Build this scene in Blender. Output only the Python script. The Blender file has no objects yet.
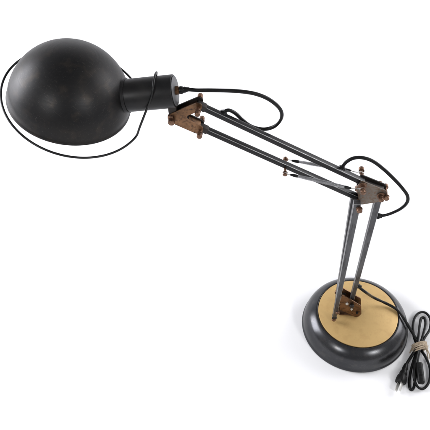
import bpy, bmesh, math, random
from mathutils import Vector, Matrix
random.seed(7)
PI = math.pi
S = bpy.context.scene
COL = S.collection

# ------------------------------------------------------------------ camera
PITCH = math.radians(48.5)
cd = bpy.data.cameras.new('camera'); cam = bpy.data.objects.new('camera', cd); COL.objects.link(cam)
_v = Vector((143/700*1.17, -97.6/700*1.17, -1.17))
CAM = Vector((0, 0, .0415)) - Vector((1, 0, 0))*_v.x - Vector((0, math.sin(PITCH), math.cos(PITCH)))*_v.y \
    - Vector((0, -math.cos(PITCH), math.sin(PITCH)))*_v.z      # about 1.2 m from the lamp, looking down
cam.location = CAM; cam.rotation_euler = (PI/2-PITCH, 0, 0)
cd.sensor_width = 36; cd.lens = 36*700/430; cd.clip_start = .01; cd.clip_end = 100
S.camera = cam

# ------------------------------------------------------------------ world + studio lamps
w = bpy.data.worlds.new('World'); S.world = w; w.use_nodes = True
w.node_tree.nodes['Background'].inputs[0].default_value = (.97, .975, 1, 1)
w.node_tree.nodes['Background'].inputs[1].default_value = .30
S.view_settings.view_transform = 'Standard'; S.view_settings.look = 'None'
S.view_settings.exposure = .12; S.view_settings.gamma = 1

def softbox(name, loc, target, sx, sy, power, col=(1, 1, 1)):
    l = bpy.data.lights.new(name, 'AREA'); l.shape = 'RECTANGLE'; l.size = sx; l.size_y = sy
    l.energy = power; l.color = col
    o = bpy.data.objects.new(name, l); COL.objects.link(o); o.location = loc
    o.rotation_euler = (Vector(target)-Vector(loc)).to_track_quat('-Z', 'Y').to_euler()
softbox('softbox_left', (-2.4, .70, 1.0), (-.1, 0, .1), 1.2, 1.4, 70, (.955, .955, 1))
softbox('softbox_right', (2.2, .95, 1.2), (-.1, 0, .1), 1.5, 1.7, 47, (.97, .97, 1))
softbox('softbox_front_left', (-1.5, -1.8, 1.75), (-.1, 0, .1), .48, .48, 17)
softbox('softbox_front_right', (1.35, -1.8, 1.75), (-.1, 0, .1), .48, .48, 19)

# ------------------------------------------------------------------ the lamp's own frame: s along the arms, t across them, z up
PSI = math.radians(5)
E_ = Vector((math.cos(PSI), -math.sin(PSI), 0)); H_ = Vector((math.sin(PSI), math.cos(PSI), 0))
def _ray(x, y):
    return Vector((1, 0, 0))*((x-215)/700) - Vector((0, math.sin(PITCH), math.cos(PITCH)))*((y-215)/700) \
        - Vector((0, -math.cos(PITCH), math.sin(PITCH)))
def Q(x, y, t=0.0):            # measured spot on the arms' plane, t metres behind it
    r = _ray(x, y); k = (t-CAM.dot(H_))/r.dot(H_); q = CAM+r*k
    return Vector((q.dot(E_), t, q.z))
def G(x, y, z):                # measured spot at height z
    r = _ray(x, y); k = (z-CAM.z)/r.z; q = CAM+r*k
    return Vector((q.dot(E_), q.dot(H_), z))

# ------------------------------------------------------------------ materials
def nm(name):
    m = bpy.data.materials.new(name); m.use_nodes = True
    return m, m.node_tree, m.node_tree.nodes['Principled BSDF']
def metal(name, base, base2, metallic, rough, rough2=None, scale=40, bump=.05, stretch=(1, 1, 1), fleck=None, fleck_amt=.62, coat=0, bdist=.0006, spin=None, spin_amt=.25, spin_bump=.15, scratch=None):
    m, nt, p = nm(name); N = nt.nodes; L = nt.links
    tc = N.new('ShaderNodeTexCoord'); mp = N.new('ShaderNodeMapping'); mp.inputs['Scale'].default_value = stretch
    L.new(tc.outputs['Object'], mp.inputs[0])
    n1 = N.new('ShaderNodeTexNoise'); n1.inputs['Scale'].default_value = scale; n1.inputs['Detail'].default_value = 6
    n1.inputs['Roughness'].default_value = .65; L.new(mp.outputs[0], n1.inputs['Vector'])
    cr = N.new('ShaderNodeValToRGB'); cr.color_ramp.elements[0].position = .35; cr.color_ramp.elements[1].position = .68
    cr.color_ramp.elements[0].color = (*base, 1); cr.color_ramp.elements[1].color = (*base2, 1)
    L.new(n1.outputs[0], cr.inputs[0]); out = cr.outputs[0]
    n2 = N.new('ShaderNodeTexNoise'); n2.inputs['Scale'].default_value = scale*6; n2.inputs['Detail'].default_value = 5
    L.new(mp.outputs[0], n2.inputs['Vector'])
    if fleck:
        mx = N.new('ShaderNodeMix'); mx.data_type = 'RGBA'
        rr = N.new('ShaderNodeValToRGB'); rr.color_ramp.elements[0].position = fleck_amt-.08; rr.color_ramp.elements[1].position = fleck_amt+.16
        L.new(n2.outputs[0], rr.inputs[0]); L.new(rr.outputs[0], mx.inputs[0]); L.new(out, mx.inputs[6])
        mx.inputs[7].default_value = (*fleck, 1); out = mx.outputs[2]
    if scratch:                          # hair-thin rubbed lines in two directions, and dust specks
        for k, (rot, lo) in enumerate((((.4, .9, .3), .66), ((1.3, -.5, .8), .67))):
            ms = N.new('ShaderNodeMapping'); ms.inputs['Rotation'].default_value = rot; L.new(tc.outputs['Object'], ms.inputs[0])
            m2 = N.new('ShaderNodeMapping'); m2.inputs['Scale'].default_value = (900, 900, 22); L.new(ms.outputs[0], m2.inputs[0])
            ns = N.new('ShaderNodeTexNoise'); ns.inputs['Scale'].default_value = 1; ns.inputs['Detail'].default_value = 1; L.new(m2.outputs[0], ns.inputs['Vector'])
            rs = N.new('ShaderNodeMapRange'); rs.inputs['From Min'].default_value = lo; rs.inputs['From Max'].default_value = lo+.08
            rs.inputs['To Max'].default_value = scratch[1]; L.new(ns.outputs[0], rs.inputs[0])
            mx = N.new('ShaderNodeMix'); mx.data_type = 'RGBA'; L.new(rs.outputs[0], mx.inputs[0]); L.new(out, mx.inputs[6])
            mx.inputs[7].default_value = (*scratch[0], 1); out = mx.outputs[2]
        nd = N.new('ShaderNodeTexNoise'); nd.inputs['Scale'].default_value = 700; nd.inputs['Detail'].default_value = 0; L.new(tc.outputs['Object'], nd.inputs['Vector'])
        rd = N.new('ShaderNodeMapRange'); rd.inputs['From Min'].default_value = .80; rd.inputs['From Max'].default_value = .85; rd.inputs['To Max'].default_value = .12
        L.new(nd.outputs[0], rd.inputs[0])
        mx = N.new('ShaderNodeMix'); mx.data_type = 'RGBA'; L.new(rd.outputs[0], mx.inputs[0]); L.new(out, mx.inputs[6])
        mx.inputs[7].default_value = (.25, .24, .23, 1); out = mx.outputs[2]
    L.new(out, p.inputs['Base Color'])
    mr = N.new('ShaderNodeMapRange'); mr.inputs['To Min'].default_value = rough; mr.inputs['To Max'].default_value = rough2 or rough+.12
    mr.inputs['From Min'].default_value = .3; mr.inputs['From Max'].default_value = .7
    L.new(n1.outputs[0], mr.inputs[0]); L.new(mr.outputs[0], p.inputs['Roughness'])
    bump_in = n2.outputs[0]
    if spin is not None:                 # fine concentric spinning marks round an axis tilted by spin[0], through spin[1]
        s1 = N.new('ShaderNodeVectorMath'); s1.operation = 'SUBTRACT'; s1.inputs[1].default_value = spin[1]; L.new(tc.outputs['Object'], s1.inputs[0])
        s2 = N.new('ShaderNodeMapping'); s2.inputs['Rotation'].default_value = (0, -spin[0], 0); L.new(s1.outputs[0], s2.inputs[0])
        sp = N.new('ShaderNodeSeparateXYZ'); L.new(s2.outputs[0], sp.inputs[0])
        xy = N.new('ShaderNodeCombineXYZ'); L.new(sp.outputs[0], xy.inputs[0]); L.new(sp.outputs[1], xy.inputs[1])
        ln = N.new('ShaderNodeVectorMath'); ln.operation = 'LENGTH'; L.new(xy.outputs[0], ln.inputs[0])
        cb = N.new('ShaderNodeCombineXYZ'); L.new(ln.outputs['Value'], cb.inputs[0]); L.new(sp.outputs[2], cb.inputs[1])
        mq = N.new('ShaderNodeMath'); mq.operation = 'MULTIPLY'; mq.inputs[1].default_value = .02; L.new(sp.outputs[0], mq.inputs[0]); L.new(mq.outputs[0], cb.inputs[2])
        n3 = N.new('ShaderNodeTexNoise'); n3.inputs['Scale'].default_value = 900; n3.inputs['Detail'].default_value = 3; L.new(cb.outputs[0], n3.inputs['Vector'])
        ad = N.new('ShaderNodeMath'); ad.operation = 'MULTIPLY_ADD'; ad.inputs[1].default_value = spin_amt; L.new(n3.outputs[0], ad.inputs[0]); L.new(mr.outputs[0], ad.inputs[2])
        sb = N.new('ShaderNodeMath'); sb.operation = 'SUBTRACT'; sb.inputs[1].default_value = spin_amt*.5; L.new(ad.outputs[0], sb.inputs[0])
        L.new(sb.outputs[0], p.inputs['Roughness'])
        b0 = N.new('ShaderNodeBump'); b0.inputs['Strength'].default_value = spin_bump; b0.inputs['Distance'].default_value = .0003
        L.new(n3.outputs[0], b0.inputs['Height'])
    p.inputs['Metallic'].default_value = metallic
    p.inputs['Coat Weight'].default_value = coat; p.inputs['Coat Roughness'].default_value = .25
    b = N.new('ShaderNodeBump'); b.inputs['Strength'].default_value = bump; b.inputs['Distance'].default_value = bdist
    L.new(n2.outputs[0], b.inputs['Height']); L.new(b.outputs[0], p.inputs['Normal'])
    if spin is not None: L.new(b0.outputs[0], b.inputs['Normal'])
    return m
M = {}
M['shade'] = metal('blackened_steel_shade', (.0098, .0096, .0104), (.0195, .0172, .0155), .6, .41, .53, 11, .10, fleck=(.028, .0225, .0185), fleck_amt=.60, spin=(math.radians(12.9), tuple(Q(69.56, 101.2, 0))), spin_amt=.16, spin_bump=.07, scratch=((.055, .047, .042), .30))
M['shade_in'] = metal('shade_lining', (.55, .54, .52), (.62, .61, .58), .1, .45)
M['neck'] = metal('satin_black_neck', (.008, .008, .009), (.014, .013, .013), .5, .38, .5, 45, .08)
M['base'] = metal('dark_steel_base', (.046, .047, .051), (.066, .066, .069), .85, .21, .30, 14, .06, fleck=(.085, .08, .077), fleck_amt=.64, spin=(0, (0, 0, 0)), spin_amt=.07, spin_bump=.04, scratch=((.13, .127, .122), .35))
M['gold'] = metal('brushed_brass_disc', (.53, .355, .145), (.57, .385, .16), .38, .44, .54, 12, .10, fleck=(.48, .31, .125), fleck_amt=.60, spin=(0, (0, 0, 0)), spin_amt=.2, spin_bump=.2, scratch=((.40, .26, .11), .35))
M['black_bar'] = metal('black_lacquer_bar', (.006, .006, .007), (.011, .010, .011), .0, .30, .42, 50, .05, fleck=(.022, .019, .017), fleck_amt=.64)
M['black_bar'].node_tree.nodes['Principled BSDF'].inputs['Specular IOR Level'].default_value = .25
M['steel'] = metal('raw_steel_bar', (.065, .065, .07), (.125, .125, .13), .8, .34, .5, 45, .10, stretch=(1, 1, .2), fleck=(.035, .03, .03), fleck_amt=.60)
M['copper'] = metal('aged_copper_plate', (.095, .050, .026), (.24, .128, .066), .8, .32, .50, 45, .2, fleck=(.05, .032, .022), fleck_amt=.58)
M['copper_bolt'] = metal('copper_bolt', (.13, .068, .042), (.27, .155, .10), .75, .32, .50, 110, .2, fleck=(.06, .04, .03), fleck_amt=.55)
M['pale_plate'] = metal('worn_nickel_plate', (.13, .11, .095), (.20, .172, .145), .7, .40, .58, 60, .15, fleck=(.15, .095, .062), fleck_amt=.53)
M['edge'] = metal('painted_highlight_edge', (.42, .42, .42), (.20, .20, .20), .85, .28, .42, 120, .05)  # pale bevel colour: the edge highlight of bars and posts is painted in
M['end_plate'] = metal('zinc_end_plate', (.07, .07, .075), (.15, .15, .155), .7, .42, .58, 90, .15)
M['spring'] = metal('spring_steel', (.28, .28, .29), (.40, .40, .41), .8, .34, .45, 90, .05)
M['dark'] = metal('dark_oxide', (.014, .012, .011), (.03, .023, .02), .5, .45, .6, 90, .1)
M['bright'] = metal('nickel', (.6, .59, .56), (.72, .71, .68), .6, .3, .4, 90, .02)
M['wire'] = metal('black_wire', (.009, .009, .0095), (.018, .018, .018), .5, .32, .42, 80, .04)
M['cord'] = metal('black_rubber', (.003, .003, .0032), (.006, .006, .006), 0, .34, .46, 120, .05)
M['cord'].node_tree.nodes['Principled BSDF'].inputs['Specular IOR Level'].default_value = .22
M['plug'] = metal('black_plastic', (.003, .003, .003), (.006, .006, .006), 0, .40, .5, 120, .05)
M['plug'].node_tree.nodes['Principled BSDF'].inputs['Specular IOR Level'].default_value = .22
M['twine'] = metal('jute_twine', (.34, .26, .18), (.55, .46, .35), 0, .85, .95, 300, .6, fleck=(.24, .17, .11), fleck_amt=.58)
M['paper'] = metal('white_paper_sheet', (.888, .887, .895), (.895, .894, .902), 0, .75, .85, 3, .02)
m, nt, p = nm('frosted_bulb'); p.inputs['Base Color'].default_value = (.85, .85, .82, 1); p.inputs['Roughness'].default_value = .3; M['bulb'] = m

# ------------------------------------------------------------------ mesh helpers
def empty(name, loc=(0, 0, 0), rz=0):
    o = bpy.data.objects.new(name, None); COL.objects.link(o); o.location = loc; o.rotation_euler = (0, 0, rz); return o
def obj(name, bm, m, parent=None, smooth=40):
    bmesh.ops.recalc_face_normals(bm, faces=bm.faces)
    me = bpy.data.meshes.new(name); bm.to_mesh(me); bm.free(); me.materials.append(M[m])
    o = bpy.data.objects.new(name, me); COL.objects.link(o)
    if parent: o.parent = parent
    if smooth:
        for f in me.polygons: f.use_smooth = True
        me.set_sharp_from_angle(angle=math.radians(smooth))
    return o
def frame(d):
    d = Vector(d).normalized(); a = Vector((0, 0, 1)) if abs(d.z) < .95 else Vector((1, 0, 0))
    x = a.cross(d).normalized(); return x, d.cross(x).normalized(), d
def lathe(bm, prof, origin, axis, n=96):
    x, y, d = frame(axis); origin = Vector(origin); rings = []
    for r, h in prof:
        if r < 1e-6: rings.append([bm.verts.new(origin+d*h)])
        else: rings.append([bm.verts.new(origin+d*h+(x*math.cos(2*PI*i/n)+y*math.sin(2*PI*i/n))*r) for i in range(n)])
    for A, B in zip(rings, rings[1:]):
        for i in range(n):
            j = (i+1) % n
            if len(A) == 1 and len(B) == 1: continue
            if len(A) == 1: bm.faces.new((A[0], B[j], B[i]))
            elif len(B) == 1: bm.faces.new((A[i], A[j], B[0]))
            else: bm.faces.new((A[i], A[j], B[j], B[i]))
def arc(cr, ch, rr, a0, a1, n, rz=None):
    rz = rz or rr
    return [(cr+rr*math.cos(a0+(a1-a0)*i/n), ch+rz*math.sin(a0+(a1-a0)*i/n)) for i in range(n+1)]
def spline(P, n=10, closed=False):
    P = [Vector(p) for p in P]; out = []; k = len(P)
    rng = range(k) if closed else range(k-1)
    for i in rng:
        p0 = P[(i-1) % k] if closed or i > 0 else P[0]*2-P[1]
        p1 = P[i]; p2 = P[(i+1) % k]
        p3 = P[(i+2) % k] if closed or i+2 < k else P[-1]*2-P[-2]
        for j in range(n):
            t = j/n
            out.append(.5*((2*p1)+(p2-p0)*t+(2*p0-5*p1+4*p2-p3)*t*t+(3*p1-p0-3*p2+p3)*t**3))
    if not closed: out.append(P[-1])
    return out
def sweep(bm, path, ra, rb=None, n=12, up=(0, 1, 0), closed=False, taper=None, twist=None, groove=0):
    rb = rb or ra; k = len(path); rings = []; prev = Vector(up)
    for i, p in enumerate(path):
        a = path[(i-1) % k] if closed or i > 0 else path[0]; b = path[(i+1) % k] if closed or i < k-1 else path[-1]
        d = (b-a).normalized()
        y = prev-d*prev.dot(d)
        if y.length < 1e-4: y = frame(d)[0]
        y.normalize(); prev = y; x = y.cross(d).normalized()
        if twist:
            tw = twist(i/(k-1)); x, y2 = x*math.cos(tw)+y*math.sin(tw), y*math.cos(tw)-x*math.sin(tw)
        else: y2 = y
        s = taper(i/(k-1)) if taper else 1
        ring = []
        for q in range(n):
            t = 2*PI*q/n; g = 1-groove*(abs(math.sin(t))**6)
            ring.append(bm.verts.new(p+(x*math.cos(t)*ra+y2*math.sin(t)*rb*g)*s))
        rings.append(ring)
    pr = list(zip(rings, rings[1:]))+([(rings[-1], rings[0])] if closed else [])
    for A, B in pr:
        for q in range(n): bm.faces.new((A[q], A[(q+1) % n], B[(q+1) % n], B[q]))
    if not closed:
        bm.faces.new(rings[0][::-1]); bm.faces.new(rings[-1])
def bar(bm, a, b, w, h=None, bev=.0012, w2=None, side=(0, 1, 0), edge_slot=False):   # rounded square bar; h is its thickness across the arm plane
    h = h or w; w2 = w2 or w; a = Vector(a); b = Vector(b); d = (b-a).normalized()
    y = Vector(side); y = (y-d*y.dot(d)).normalized(); x = y.cross(d)
    V = []
    for p, ww, hh in ((a, w, h), (b, w2, h*w2/w)):
        V.append([bm.verts.new(p+x*sx*ww/2+y*sy*hh/2) for sx, sy in ((-1, -1), (1, -1), (1, 1), (-1, 1))])
    F = [bm.faces.new(V[0][::-1]), bm.faces.new(V[1])]
    for i in range(4): F.append(bm.faces.new((V[0][i], V[0][(i+1) % 4], V[1][(i+1) % 4], V[1][i])))
    es = list({e for f in F for e in f.edges})
    if bev:
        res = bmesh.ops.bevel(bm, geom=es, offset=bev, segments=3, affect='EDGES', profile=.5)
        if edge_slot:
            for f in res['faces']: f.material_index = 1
def plate(bm, pts, t0, t1, bev=.0005):   # pts: (s, z) outline in the arm plane
    A = [bm.verts.new((s, t0, z)) for s, z in pts]; B = [bm.verts.new((s, t1, z)) for s, z in pts]; n = len(pts)
    F = [bm.faces.new(A), bm.faces.new(B[::-1])]
    for i in range(n): F.append(bm.faces.new((A[i], B[i], B[(i+1) % n], A[(i+1) % n])))
    es = list({e for f in F for e in f.edges})
    if bev: bmesh.ops.bevel(bm, geom=es, offset=bev, segments=2, affect='EDGES')
def roundpoly(P, r=.0015, n=4):
    out = []; k = len(P)
    for i in range(k):
        a, b, c = Vector(P[i-1]), Vector(P[i]), Vector(P[(i+1) % k])
        u = (a-b); v = (c-b); rr = min(r, u.length*.45, v.length*.45); u.normalize(); v.normalize()
        for j in range(n+1):
            t = j/n; p = (b+u*rr)*(1-t)**2+b*2*t*(1-t)+(b+v*rr)*t*t; out.append((p.x, p.y))
    return out
def pl(px, t): return [(q.x, q.z) for q in (Q(x, y, t) for x, y in px)]
def hexa(bm, c, axis, r, h, n=6, bev=.0004):
    x, y, d = frame(axis); c = Vector(c)
    A = [bm.verts.new(c+(x*math.cos(2*PI*i/n+.3)+y*math.sin(2*PI*i/n+.3))*r) for i in range(n)]
    B = [bm.verts.new(v.co+d*h) for v in A]
    F = [bm.faces.new(A[::-1]), bm.faces.new(B)]+[bm.faces.new((A[i], A[(i+1) % n], B[(i+1) % n], B[i])) for i in range(n)]
    bmesh.ops.bevel(bm, geom=list({e for f in F for e in f.edges}), offset=bev, segments=2, affect='EDGES')
def dome_nut(bm, c, axis, r, h):         # washer, collar and acorn head, growing along axis from c
    lathe(bm, [(0, 0), (r*1.1, 0), (r*1.1, h*.14), (r*.82, h*.16), (r*.82, h*.28), (r*.97, h*.31), (r, h*.36), (r, h*.80), (r*.93, h*.9), (r*.7, h*.97), (0, h)], c, axis, 24)
def bolt(name, s, z, t0, t1, parent, r=.0024, head=.0034, hl=.0062, m='copper_bolt', mid=None):
    bm = bmesh.new()
    lathe(bm, [(0, 0), (r, 0), (r, t1-t0), (0, t1-t0)], (s, t0, z), (0, 1, 0), 20)
    dome_nut(bm, (s, t0+hl*.1, z), (0, -1, 0), head, hl)
    dome_nut(bm, (s, t1-hl*.1, z), (0, 1, 0), head, hl)
    return obj(name, bm, m, parent)

# ------------------------------------------------------------------ setting
bm = bmesh.new()
# white sweep: flat sheet that curves up into a backdrop behind the lamp, outside the frame
prof = [(-4, 0), (1.45, 0)]+[(1.45+.7*math.sin(a), .7-.7*math.cos(a)) for a in [PI/2*i/14 for i in range(1, 15)]]+[(2.15, 1.9)]
A = [bm.verts.new((-5, y, z)) for y, z in prof]; B = [bm.verts.new((5, y, z)) for y, z in prof]
for i in range(len(prof)-1): bm.faces.new((A[i], B[i], B[i+1], A[i+1]))
floor = obj('floor', bm, 'paper'); floor['kind'] = 'structure'

# ------------------------------------------------------------------ desk lamp
lamp = empty('desk_lamp', (0, 0, 0), -PSI)
lamp['label'] = 'black and copper swing-arm desk lamp with round brass-topped base standing on white surface'
lamp['category'] = 'desk lamp'

# base: heavy dark ring with a brass disc let into its top
bm = bmesh.new()
prof = [(.0, .002), (.0865, .002), (.0880, .0), (.0893, .0005), (.0899, .0026), (.0896, .0044), (.0885, .0056), (.0881, .0072),
        (.0879, .0105), (.0871, .0155), (.0858, .0205), (.0839, .0252), (.0816, .0292), (.0789, .0326), (.0760, .0354), (.0731, .0377), (.0704, .0394), (.0688, .0401),
        (.0676, .0403), (.0668, .0398), (.0664, .0386), (.0, .0386)]
lathe(bm, prof, (0, 0, 0), (0, 0, 1), 160)
base = obj('base', bm, 'base', lamp, 55)
bm = bmesh.new()
lathe(bm, [(0, .0388), (.0655, .0388), (.0659, .0396), (.0657, .0410), (.065, .0414), (0, .0414)], (0, 0, 0), (0, 0, 1), 160)
obj('top_disc', bm, 'gold', base, 50)
bm = bmesh.new(); lathe(bm, [(0, .0), (.088, .0), (.088, .0018), (0, .0018)], (0, 0, .0001), (0, 0, 1), 96)
obj('felt_pad', bm, 'plug', base)

# foot bracket
GT = .0414
bF, bR = -.0080, .0062
foot = bmesh.new()
pf = roundpoly([(p[0], max(p[1], GT)) for p in pl([(342.3, 294.5), (361.2, 305.5), (361.4, 313.5), (358, 317), (354, 317.5), (346, 312), (339.6, 309.5), (339.5, 303)], bF)], .002)
plate(foot, pf, bF-.0008, bF+.0008)
bracket = obj('foot_bracket', foot, 'copper', lamp)
bm = bmesh.new(); plate(bm, pf, bR-.0008, bR+.0008); obj('side_plate', bm, 'copper', bracket)
s_lo = min(p[0] for p in pf); s_hi = max(p[0] for p in pf)
bm = bmesh.new()
bar(bm, (s_lo+.004, -.001, GT+.0010), (s_hi-.004, -.001, GT+.0010), .0020, .0126, .0004, side=(0, 1, 0))
obj('foot_flange', bm, 'copper', bracket)
bm = bmesh.new()
bar(bm, (s_lo+.0035, -.001, GT+.002), (s_lo+.0035, -.001, GT+.038), .0018, .0126, .0005)
obj('cross_web', bm, 'dark', bracket)
bm = bmesh.new(); bar(bm, (s_hi-.0055, -.001, GT+.002), (s_hi-.0055, -.001, GT+.016), .0018, .0126, .0005)
obj('cross_web', bm, 'dark', bracket)
def front_nut(px, py, r, m, name='nut', t=bF-.0008):
    q = Q(px, py, t); b = bmesh.new(); hexa(b, q, (0, -1, 0), r, .0022); hexa(b, q+Vector((0, -.002, 0)), (0, -1, 0), r*.5, .0016, 10)
    return obj(name, b, m, bracket)
front_nut(347, 303.2, .0027, 'bright'); front_nut(351.3, 305.4, .0019, 'dark'); front_nut(351.6, 308.6, .0021, 'bright')
front_nut(357.0, 312.4, .0024, 'dark')  # dark hex stub added in place of the plate's black cutout
for zz, tt in ((.086, .004), (.077, .004), (.066, -.004), (.056, -.004)):
    b = bmesh.new(); dome_nut(b, (s_lo+.003, tt, zz), (-1, 0, 0), .0026, .0075)
    lathe(b, [(0, 0), (.0012, 0), (.0012, .008), (0, .008)], (s_lo+.001, tt, zz), (1, 0, 0), 12)
    obj('side_screw', b, 'dark', bracket)

# lower arm: two parallel posts left, one post right
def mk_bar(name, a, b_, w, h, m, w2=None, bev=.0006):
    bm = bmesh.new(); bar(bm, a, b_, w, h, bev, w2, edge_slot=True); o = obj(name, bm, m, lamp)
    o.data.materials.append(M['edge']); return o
f_top = Q(357.2, 202, -.0150); f_bot = Q(334.2, 317.2, -.0205)
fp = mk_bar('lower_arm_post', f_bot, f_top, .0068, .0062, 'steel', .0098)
bm = bmesh.new(); d = (f_bot-f_top).normalized()
lathe(bm, [(0, -.004), (.0032, -.004), (.0034, .001), (.0029, .0016), (.0029, .0042), (.0036, .0046), (.0034, .0078), (0, .0084)], f_bot, d, 20)
obj('end_cap', bm, 'copper_bolt', fp)
bm = bmesh.new(); bar(bm, f_bot-d*.004, f_bot+d*.0012, .0078, .0072, .0008); obj('collar', bm, 'dark', fp)
r_top = Q(353.2, 197, .0105); r_bot = Q(337.2, 297, .0105)
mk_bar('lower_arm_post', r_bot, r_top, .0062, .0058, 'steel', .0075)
q_top = Q(379.2, 194, -.001); q_bot = Q(351.3, 301, -.001)
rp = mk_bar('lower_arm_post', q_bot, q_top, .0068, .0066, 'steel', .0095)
# pivot bolts at the foot
bolt('pivot_bolt', q_bot.x, q_bot.z+.002, bF-.003, bR+.003, lamp, .002, .0036, .004, 'dark')
bolt('pivot_bolt', -.0385, .071, -.0215, .016, lamp, .002, .0034, .004, 'copper_bolt')

# elbow: nickel plate in front, copper plate behind
eF, eR = -.0060, .0056
def plates(px, nameF, mF, nameR, mR, tf, tr, th=.0016, r=.003):
    P = roundpoly(pl(px, tf), r)
    a = bmesh.new(); plate(a, P, tf-th/2, tf+th/2); A = obj(nameF, a, mF, lamp)
    b = bmesh.new(); plate(b, P, tr-th/2, tr+th/2); B = obj(nameR, b, mR, lamp)
    return A, B
ep = plates([(356.5, 187), (361.5, 180.5), (386.5, 190.5), (387, 196.5), (379.5, 201.5), (359.5, 204.5)], 'elbow_plate', 'pale_plate', 'elbow_plate', 'dark', eF, eR)
bm = bmesh.new()
a = Q(364, 181.5, 0); b_ = Q(384, 189.0, 0); bar(bm, a, b_, .0016, .0118, .0003)
obj('elbow_web', bm, 'dark', lamp)
EU = Q(362.3, 181.5, 0); EL = Q(358.6, 197.5, 0); ER = Q(380.6, 191.5, 0); ES = Q(385.8, 191.8, 0)
bolt('elbow_bolt', EU.x, EU.z, -.0165, .0205, lamp, .0024, .0036, .0068)
bolt('elbow_bolt', EL.x, EL.z, -.0215, .0155, lamp, .0024, .0040, .0060)
bolt('elbow_bolt', ER.x, ER.z, -.0125, .0125, lamp, .0023, .0034, .0060)
bolt('elbow_bolt', ES.x, ES.z, -.0095, .0085, lamp, .0022, .0038, .0050)
for bx in ((EU, -.0075), (ER, -.0075)):
    b = bmesh.new(); lathe(b, [(0, 0), (.0056, 0), (.0058, .0012), (.0046, .0016), (.0046, .0030), (0, .0030)], (bx[0].x, bx[1], bx[0].z), (0, -1, 0), 28)
    obj('washer', b, 'copper_bolt', lamp)

# upper arm: two black square bars
HU = Q(198.8, 105.0, 0); HL = Q(200.8, 127.2, 0); HP = Q(172.6, 116.0, 0)
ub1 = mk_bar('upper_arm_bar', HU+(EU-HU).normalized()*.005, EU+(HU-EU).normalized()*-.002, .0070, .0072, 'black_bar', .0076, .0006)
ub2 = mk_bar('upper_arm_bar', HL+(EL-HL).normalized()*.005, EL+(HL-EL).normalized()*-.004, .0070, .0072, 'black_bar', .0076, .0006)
for p_, q_, par in ((HU, EU, ub1), (HL, EL, ub2)):
    d = (q_-p_).normalized(); b = bmesh.new(); bar(b, p_-d*.003, p_+d*.010, .0086, .0094, .0014); obj('bar_end', b, 'dark', par)

# head bracket: V-shaped copper plates
V = [(168.2, 118), (170.5, 113.5), (197.5, 102.3), (202.2, 104.2), (202.2, 108.2), (198.5, 111.2), (186.5, 115.6), (186.8, 119.2), (202.4, 126.2), (203.6, 129.8), (200.5, 133.4), (196, 133.2), (171.5, 122.6)]
hp = plates(V, 'head_bracket', 'copper', 'head_bracket', 'dark', -.0056, .0056, .0016, .0028)
bm = bmesh.new(); bar(bm, Q(171, 115, 0), Q(197, 104, 0), .0016, .0098, .0003)
obj('bracket_web', bm, 'copper', hp[0])
bm = bmesh.new(); bar(bm, Q(188.5, 118.4, 0), Q(200.5, 123.8, 0), .0014, .0098, .0003)
obj('bracket_web', bm, 'copper', hp[0])
bolt('head_bolt', HU.x, HU.z, -.0125, .0135, lamp, .0021, .0034, .0080)
bolt('head_bolt', HL.x, HL.z, -.0125, .0125, lamp, .0021, .0034, .0080)
bolt('head_bolt', HP.x, HP.z, -.0095, .0080, lamp, .0024, .0042, .0055)
q = Q(171.3, 117, -.006); b = bmesh.new(); dome_nut(b, q+Vector((.002, 0.0, 0)), (-1, 0, 0), .0034, .0065); obj('side_screw', b, 'copper_bolt', hp[0])

# springs with black caps and hooks, one each side of the lower bar
SB = Q(285.3, 166.3, 0)
bolt('spring_bolt', SB.x, SB.z, -.0125, .0125, lamp, .0016, .0030, .0046)
def spring(t, px0, px1, anchor1):
    A0 = Vector((SB.x, t, SB.z)); A1 = Vector((anchor1.x, t, anchor1.z))
    a = Q(*px0, t); b = Q(*px1, t); d = (b-a).normalized(); x, y, _ = frame(d)
    bm = bmesh.new(); turns = 52; N = turns*14; L = (b-a).length; path = []
    for i in range(N+1):
        f = i/N; r = .0014+.0008*math.sin(PI*min(1, max(0, f)))**.6
        path.append(a+d*L*f+(x*math.cos(2*PI*turns*f)+y*math.sin(2*PI*turns*f))*r)
    sweep(bm, path, .00042, n=6)
    o = obj('spring', bm, 'spring', lamp, 60)
    b2 = bmesh.new(); lathe(b2, [(0, -L*.0), (.0012, 0), (.0015, .0012), (.0015, L-.0012), (.0012, L), (0, L)], a, d, 16)
    obj('spring_core', b2, 'spring', o)
    for c, dd, an in ((a, -d, A0), (b, d, A1)):
        cb = bmesh.new(); lathe(cb, [(0, -.003), (.0018, -.003), (.0021, -.001), (.0020, .002), (.0015, .0052), (.0012, .0072), (0, .0074)], c, dd, 20)
        obj('spring_cap', cb, 'plug', o)
        hb = bmesh.new(); e = c+dd*.006; v = (an-e).normalized(); side = Vector((0, 0, 1)) if c is a else Vector((0, 0, 1))
        pts = [e-v*.002, e+(an-e)*.5, an+side*.0028-v*.001, an+v*.0030+side*.0005, an-side*.0028, an-v*.0038]
        sweep(hb, spline(pts, 6), .0006, n=8); obj('spring_hook', hb, 'bright', o)
spring(.0152, (297, 161.5), (346, 169.8), Vector((EU.x, 0, EU.z)))
spring(-.0150, (295.5, 175.8), (346, 187.2), Vector((EU.x, 0, EU.z)))

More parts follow.
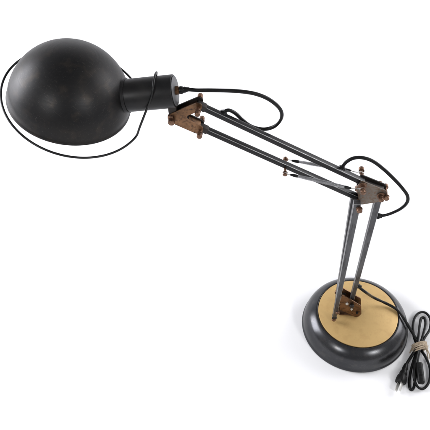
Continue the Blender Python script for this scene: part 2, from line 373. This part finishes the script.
# ------------------------------------------------------------------ head: shade, neck, guard
R = .0761
C0 = Q(69.56, 101.2, 0)
a_ = Vector((.218, -.001, .953)).normalized(); u_ = Vector((a_.z, 0, -a_.x)).normalized(); b_ = a_.cross(u_)
nn = Vector((.983, 0, .186)).normalized()
bm = bmesh.new()
prof = [(R-.0026, -.0005), (R-.0006, -.0018), (R+.0008, -.0012), (R+.0010, .0008), (R+.0002, .0022)]
prof += [(R*math.cos(t), R*math.sin(t)*1.0+.001) for t in [PI/2*i/40 for i in range(1, 40)]]+[(0, R+.001)]
lathe(bm, prof, C0, a_, 160)
shade = obj('lamp_shade', bm, 'shade', lamp, 55)
bm = bmesh.new(); Ri = R-.0022
lathe(bm, [(Ri*math.cos(t), Ri*math.sin(t)-.0004) for t in [PI/2*i/32 for i in range(0, 32)]]+[(0, Ri-.0004)], C0, a_, 120)
obj('shade_lining', bm, 'shade_in', shade)
bm = bmesh.new()
for k in range(1): lathe(bm, [(0, -.028), (.012, -.025), (.020, -.014), (.0225, 0), (.020, .012), (.014, .024), (.012, .034), (0, .034)], C0+nn*.012+a_*.012, nn, 40)
obj('light_bulb', bm, 'bulb', shade)

rn = .0203
bm = bmesh.new()
x1 = 1.795*R
lathe(bm, [(0, .80*R), (rn*.98, .80*R), (rn, .90*R), (rn, x1-.0012), (rn-.0004, x1-.0003), (rn-.0014, x1), (0, x1)], C0, nn, 96)
neck = obj('lamp_neck', bm, 'neck', lamp)
bm = bmesh.new()
lathe(bm, [(rn-.0002, .88*R), (rn+.0016, .88*R), (rn+.0016, 1.005*R), (rn+.0012, 1.013*R), (rn-.0002, 1.015*R)], C0, nn, 96)
obj('collar', bm, 'neck', neck)
bm = bmesh.new()
lathe(bm, [(0, x1+.0001), (rn-.0022, x1+.0001), (rn-.0018, x1+.0009), (rn-.0026, x1+.0013), (0, x1+.0013)], C0, nn, 72)
obj('end_plate', bm, 'end_plate', neck)
ce = C0+nn*(x1+.001)+Vector((-.178, 0, .984))*.0005
bm = bmesh.new(); hexa(bm, ce, nn, .0058, .0042); lathe(bm, [(0, .004), (.0036, .004), (.0036, .0062), (0, .0062)], ce, nn, 20)
obj('gland_nut', bm, 'copper', neck)
bm = bmesh.new()
lathe(bm, [(0, .005), (.0045, .005), (.0050, .0068), (.0044, .0092), (.0036, .0100), (.0038, .0118), (.0030, .0140), (.0024, .0172), (0, .0174)], ce, nn, 24)
obj('cord_grommet', bm, 'cord', neck)
# dark hinge block between neck and bracket
bm = bmesh.new()
nb = C0+nn*(x1-.0075)-Vector((-.178, 0, .984))*(rn-.0015)
bar(bm, nb, HP+Vector((.0015, 0, .001)), .0105, .0108, .0012)
obj('hinge_block', bm, 'dark', lamp)

# guard wire: open ring round the rim, its ends rising into a bow over the neck
ga = Vector((.31, -.10, .953)).normalized(); gu = Vector((ga.z, 0, -ga.x)).normalized(); gb = ga.cross(gu)
def ringpt(th, rr=1.170, off=.083, lift=.055):
    return C0+gu*R*(off+rr*math.cos(th))+gb*R*rr*math.sin(th)+ga*R*lift
k0 = math.radians(18)
pts = [ringpt(k0+(2*PI-2*k0)*i/30) for i in range(31)]
nx = lambda f, y, up: C0+nn*R*f+Vector((0, y, 0))+Vector((-.186, 0, .983))*up
def mix(a, b, t): return a+(b-a)*t
tf, tb = nx(1.50, -.0195, .012), nx(1.50, .0195, .012)
loop = pts+[mix(pts[-1], tf, t) for t in (.22, .55, .88)]+[nx(1.52, -.0165, .0175), nx(1.535, -.009, .0222), nx(1.54, 0, .0238), nx(1.535, .009, .0222), nx(1.52, .0165, .0175)]+[mix(tb, pts[0], t) for t in (.12, .45, .78)]
bm = bmesh.new(); sweep(bm, spline(loop, 8, True), .0014, n=12, closed=True)
obj('shade_guard', bm, 'wire', lamp, 60)

# ------------------------------------------------------------------ power cord, three visible stretches
CA, CB = .0020, .0028
def cord(path, up=(0, 1, 0), twist=None, n=10):
    bm = bmesh.new(); sweep(bm, spline(path, n), CA, CB, n=16, up=up, twist=twist, groove=.22)
    return obj('power_cord', bm, 'cord', lamp, 60)
c_end = ce+nn*.0165
P1 = [c_end-nn*.005, c_end-nn*.001]+[Q(x, y, t) for x, y, t in ((197, 90.2, 0), (214, 90.3, .0), (238, 91.2, .0), (256, 94, .002), (270, 100, .004), (280, 109, .008), (281.5, 118, .012),
     (275, 126, .015), (264, 129.2, .015), (252, 126.5, .013), (243, 120.5, .010), (236, 113.8, .008), (229.5, 110.3, .006), (225.5, 111, .005), (223.5, 114.5, .003))]
cord(P1, up=(0, 1, 0), twist=lambda f: 1.6*math.sin(f*5.2))
P2 = [Q(x, y, t) for x, y, t in ((340.5, 171, .003), (343, 166, .005), (347, 161.5, .006), (354, 158, .008), (363, 157.8, .008), (373, 161.3, .008), (384, 169.5, .008), (395, 180, .006),
     (403, 189, .004), (407.5, 196, .003), (407, 202.5, .002), (401, 208.5, .0), (392, 213, 0), (384.5, 215.3, 0), (376.5, 215.8, 0))]
cord(P2, up=(0, 1, 0), twist=lambda f: 1.0+.5*math.sin(f*4))
for x, y, t in ((223.3, 113.4, .004), (342, 168.6, .004)):
    q = Q(x, y, t); b = bmesh.new(); lathe(b, [(0, -.004), (.0044, -.004), (.0050, -.001), (.0042, .002), (.0034, .0028), (.0036, .0042), (0, .0046)], q, (-.1, .5, 1), 24)
    obj('cord_grommet', b, 'cord', lamp)
q = Q(378.8, 215.9, 0); b = bmesh.new(); lathe(b, [(0, -.005), (.0042, -.005), (.0048, -.001), (.0036, .0016), (.0030, .0046), (0, .005)], q, (1, 0, .1), 24)
obj('cord_grommet', b, 'cord', lamp)
q = Q(358.3, 286, 0); b = bmesh.new(); lathe(b, [(0, -.006), (.0040, -.006), (.0048, -.002), (.0036, .0016), (.0030, .0046), (0, .005)], q, (1, 0, -.5), 24)
obj('cord_grommet', b, 'cord', lamp)

P3 = [Q(356.5, 284.5, 0), Q(360, 288, .0), Q(366, 292.5, -.001)]
P3 += [G(373, 297.2, .060), G(381, 301.0, .050), G(389, 304.8, .0455), G(396, 309.0, .0445), G(402, 315.5, .0425), G(407.5, 324.5, .034), G(412.5, 333, .018), G(417, 340.5, .0105)]
P3 += [G(418, 347, .009), G(415.2, 356, .006), G(411.5, 368, .0035), G(409.3, 381, .003), G(410.2, 389, .003), G(413.4, 388.3, .0035), G(415.4, 378, .006), G(417.2, 362, .008), G(419.8, 348, .0115)]
P3 += [G(424.5, 338, .010), G(429.8, 329, .007), G(430.2, 319, .005), G(425.5, 312.8, .004), G(418.8, 313, .004), G(414.2, 319, .0045), G(412.8, 329, .005), G(415, 340, .0055), G(419.5, 348, .0055)]
P3 += [G(425, 356, .005), G(429.5, 367, .0035), G(429.5, 380, .003), G(424.5, 388, .003), G(418.5, 387.5, .004), G(414.2, 379, .0095), G(414.8, 366, .011), G(418.3, 350, .0125)]
P3 += [G(422, 338, .0125), G(425.3, 325, .0105), G(424.5, 318.2, .0095), G(421.2, 318.5, .0095), G(419.6, 326, .0105), G(418.2, 338, .0135), G(416, 348.5, .0125)]
P3 += [G(410.5, 357.5, .008), G(406.6, 364, .006), G(404.6, 370, .006)]
P3w = P3
cord(P3w, up=(0, 0, 1), twist=lambda f: .5+2.4*math.sin(f*34) if f < .17 else .5+2.4*math.sin(.17*34)*(1-(f-.17)/.83)+.5*math.sin(f*60), n=10)

# plug: grip body, face, two blades
pa = G(405.6, 366.5, .0078); pb = G(400.2, 383.0, .0082); d = (pb-pa).normalized(); L = (pb-pa).length
x = Vector((0, 0, 1)).cross(d).normalized(); zz = d.cross(x)
x, zz = x*math.cos(.8)+zz*math.sin(.8), zz*math.cos(.8)-x*math.sin(.8)
bm = bmesh.new()
secs = [(-.004, .0028, .0028), (.0, .0036, .0034), (.004, .0042, .004), (.0065, .0034, .0036), (.009, .0052, .0044), (.0125, .0058, .005), (.0145, .0050, .005), (.017, .0068, .0064), (.022, .0078, .0070), (.0265, .0080, .0071), (.0285, .0074, .0066)]
sc = L/.0285; rings = []
for h_, wx, wz in secs:
    rings.append([bm.verts.new(pa+d*h_*sc+x*math.copysign(abs(math.cos(t))**.55, math.cos(t))*wx+zz*math.copysign(abs(math.sin(t))**.55, math.sin(t))*wz) for t in [2*PI*i/24+.01 for i in range(24)]])
for A, B in zip(rings, rings[1:]):
    for i in range(24): bm.faces.new((A[i], A[(i+1) % 24], B[(i+1) % 24], B[i]))
bm.faces.new(rings[0][::-1]); bm.faces.new(rings[-1])
plug = obj('plug', bm, 'plug', lamp, 45)
for sg in (-1, 1):
    bm = bmesh.new(); c = pb+x*sg*.0036
    bar(bm, c-d*.001, c+d*.0150, .0062, .0014, .0004, .0060, side=x)
    lathe(bm, [(0, 0), (.0012, 0), (.0012, .0018), (0, .0018)], c+d*.011-x*.0009, x, 14)
    obj('prong', bm, 'bright', plug)
# inline rocker switch lying in the bundle
sa = G(419.0, 362.5, .012); sb = G(421.4, 384, .012); d = (sb-sa).normalized(); x = Vector((0, 0, 1)).cross(d).normalized()
bm = bmesh.new(); bar(bm, sa, sb, .0115, .0090, .0038, side=(0, 0, 1))
sw = obj('inline_switch', bm, 'plug', lamp)
bm = bmesh.new(); mm = (sa+sb)*.5+Vector((0, 0, .0046)); bar(bm, mm-d*.006, mm+d*.006, .0055, .0022, .0008, side=(0, 0, 1)); obj('switch_rocker', bm, 'cord', sw)

# ------------------------------------------------------------------ twine tie round the cord bundle (its own thing)
tw = empty('twine_tie', (0, 0, 0), -PSI)
tw['label'] = 'frayed beige jute twine wrapped around the coiled black cord beside the base'; tw['category'] = 'twine'
tw.location = (0, 0, 0)
cc = G(419.6, 346.6, .0085)
ax = (G(421, 352, .0085)-G(418.5, 341, .0085)).normalized(); x = ax.cross(Vector((0, 0, 1))).normalized()
bm = bmesh.new(); path = []
T = 10; N = T*28
for i in range(N+1):
    f = i/N; th = 2*PI*T*f
    rx = .0122+.0006*math.sin(7*f*9); rz = .0078+.0005*math.sin(5*f*9)
    off = (-.0055+.0125*((f*1.9) % 1.0 if int(f*1.9) % 2 == 0 else 1-(f*1.9) % 1.0))+.0012*math.sin(th*.5+f*20)+.0035*math.cos(th)
    path.append(cc+x*math.cos(th)*rx+Vector((0, 0, 1))*math.sin(th)*rz+ax*off)
for q_ in path: q_.z = max(q_.z, .0012)
sweep(bm, path, .00115, n=8)
obj('twine_wrap', bm, 'twine', tw, 60)
ends = [[G(424, 346, .015), G(426.5, 350, .012), G(427.5, 355, .006), G(428.3, 361, .0018)],
        [G(415, 344, .012), G(412.5, 347, .008), G(410.8, 350.5, .003), G(409.5, 353, .0015)],
        [G(422, 344, .017), G(426, 347.5, .0155), G(429.3, 354, .008), G(430, 359, .002)]]
for e_ in ends:
    bm = bmesh.new(); sweep(bm, spline(e_, 8), .0011, n=8, taper=lambda f: 1-.2*f)
    obj('twine_end', bm, 'twine', tw, 60)
# loose fibres
bm = bmesh.new()
for i in range(90):
    p0 = random.choice(path[10:-10]); v = (p0-cc); v.z = abs(v.z); v = v.normalized()
    v = (v+Vector((random.uniform(-.9, .9), random.uniform(-.9, .9), random.uniform(-.2, .6)))).normalized()
    L = random.uniform(.002, .0055); p1 = p0+v*L*.5; p2 = p0+v*L+Vector((random.uniform(-1, 1), random.uniform(-1, 1), random.uniform(-.5, .5)))*.001
    p2.z = max(p2.z, .0006); sweep(bm, [p0, p1, p2], .00011, n=4)
obj('loose_fibres', bm, 'twine', tw, 0)

S.render.engine = 'CYCLES'
S.render.resolution_x = S.render.resolution_y = 1024
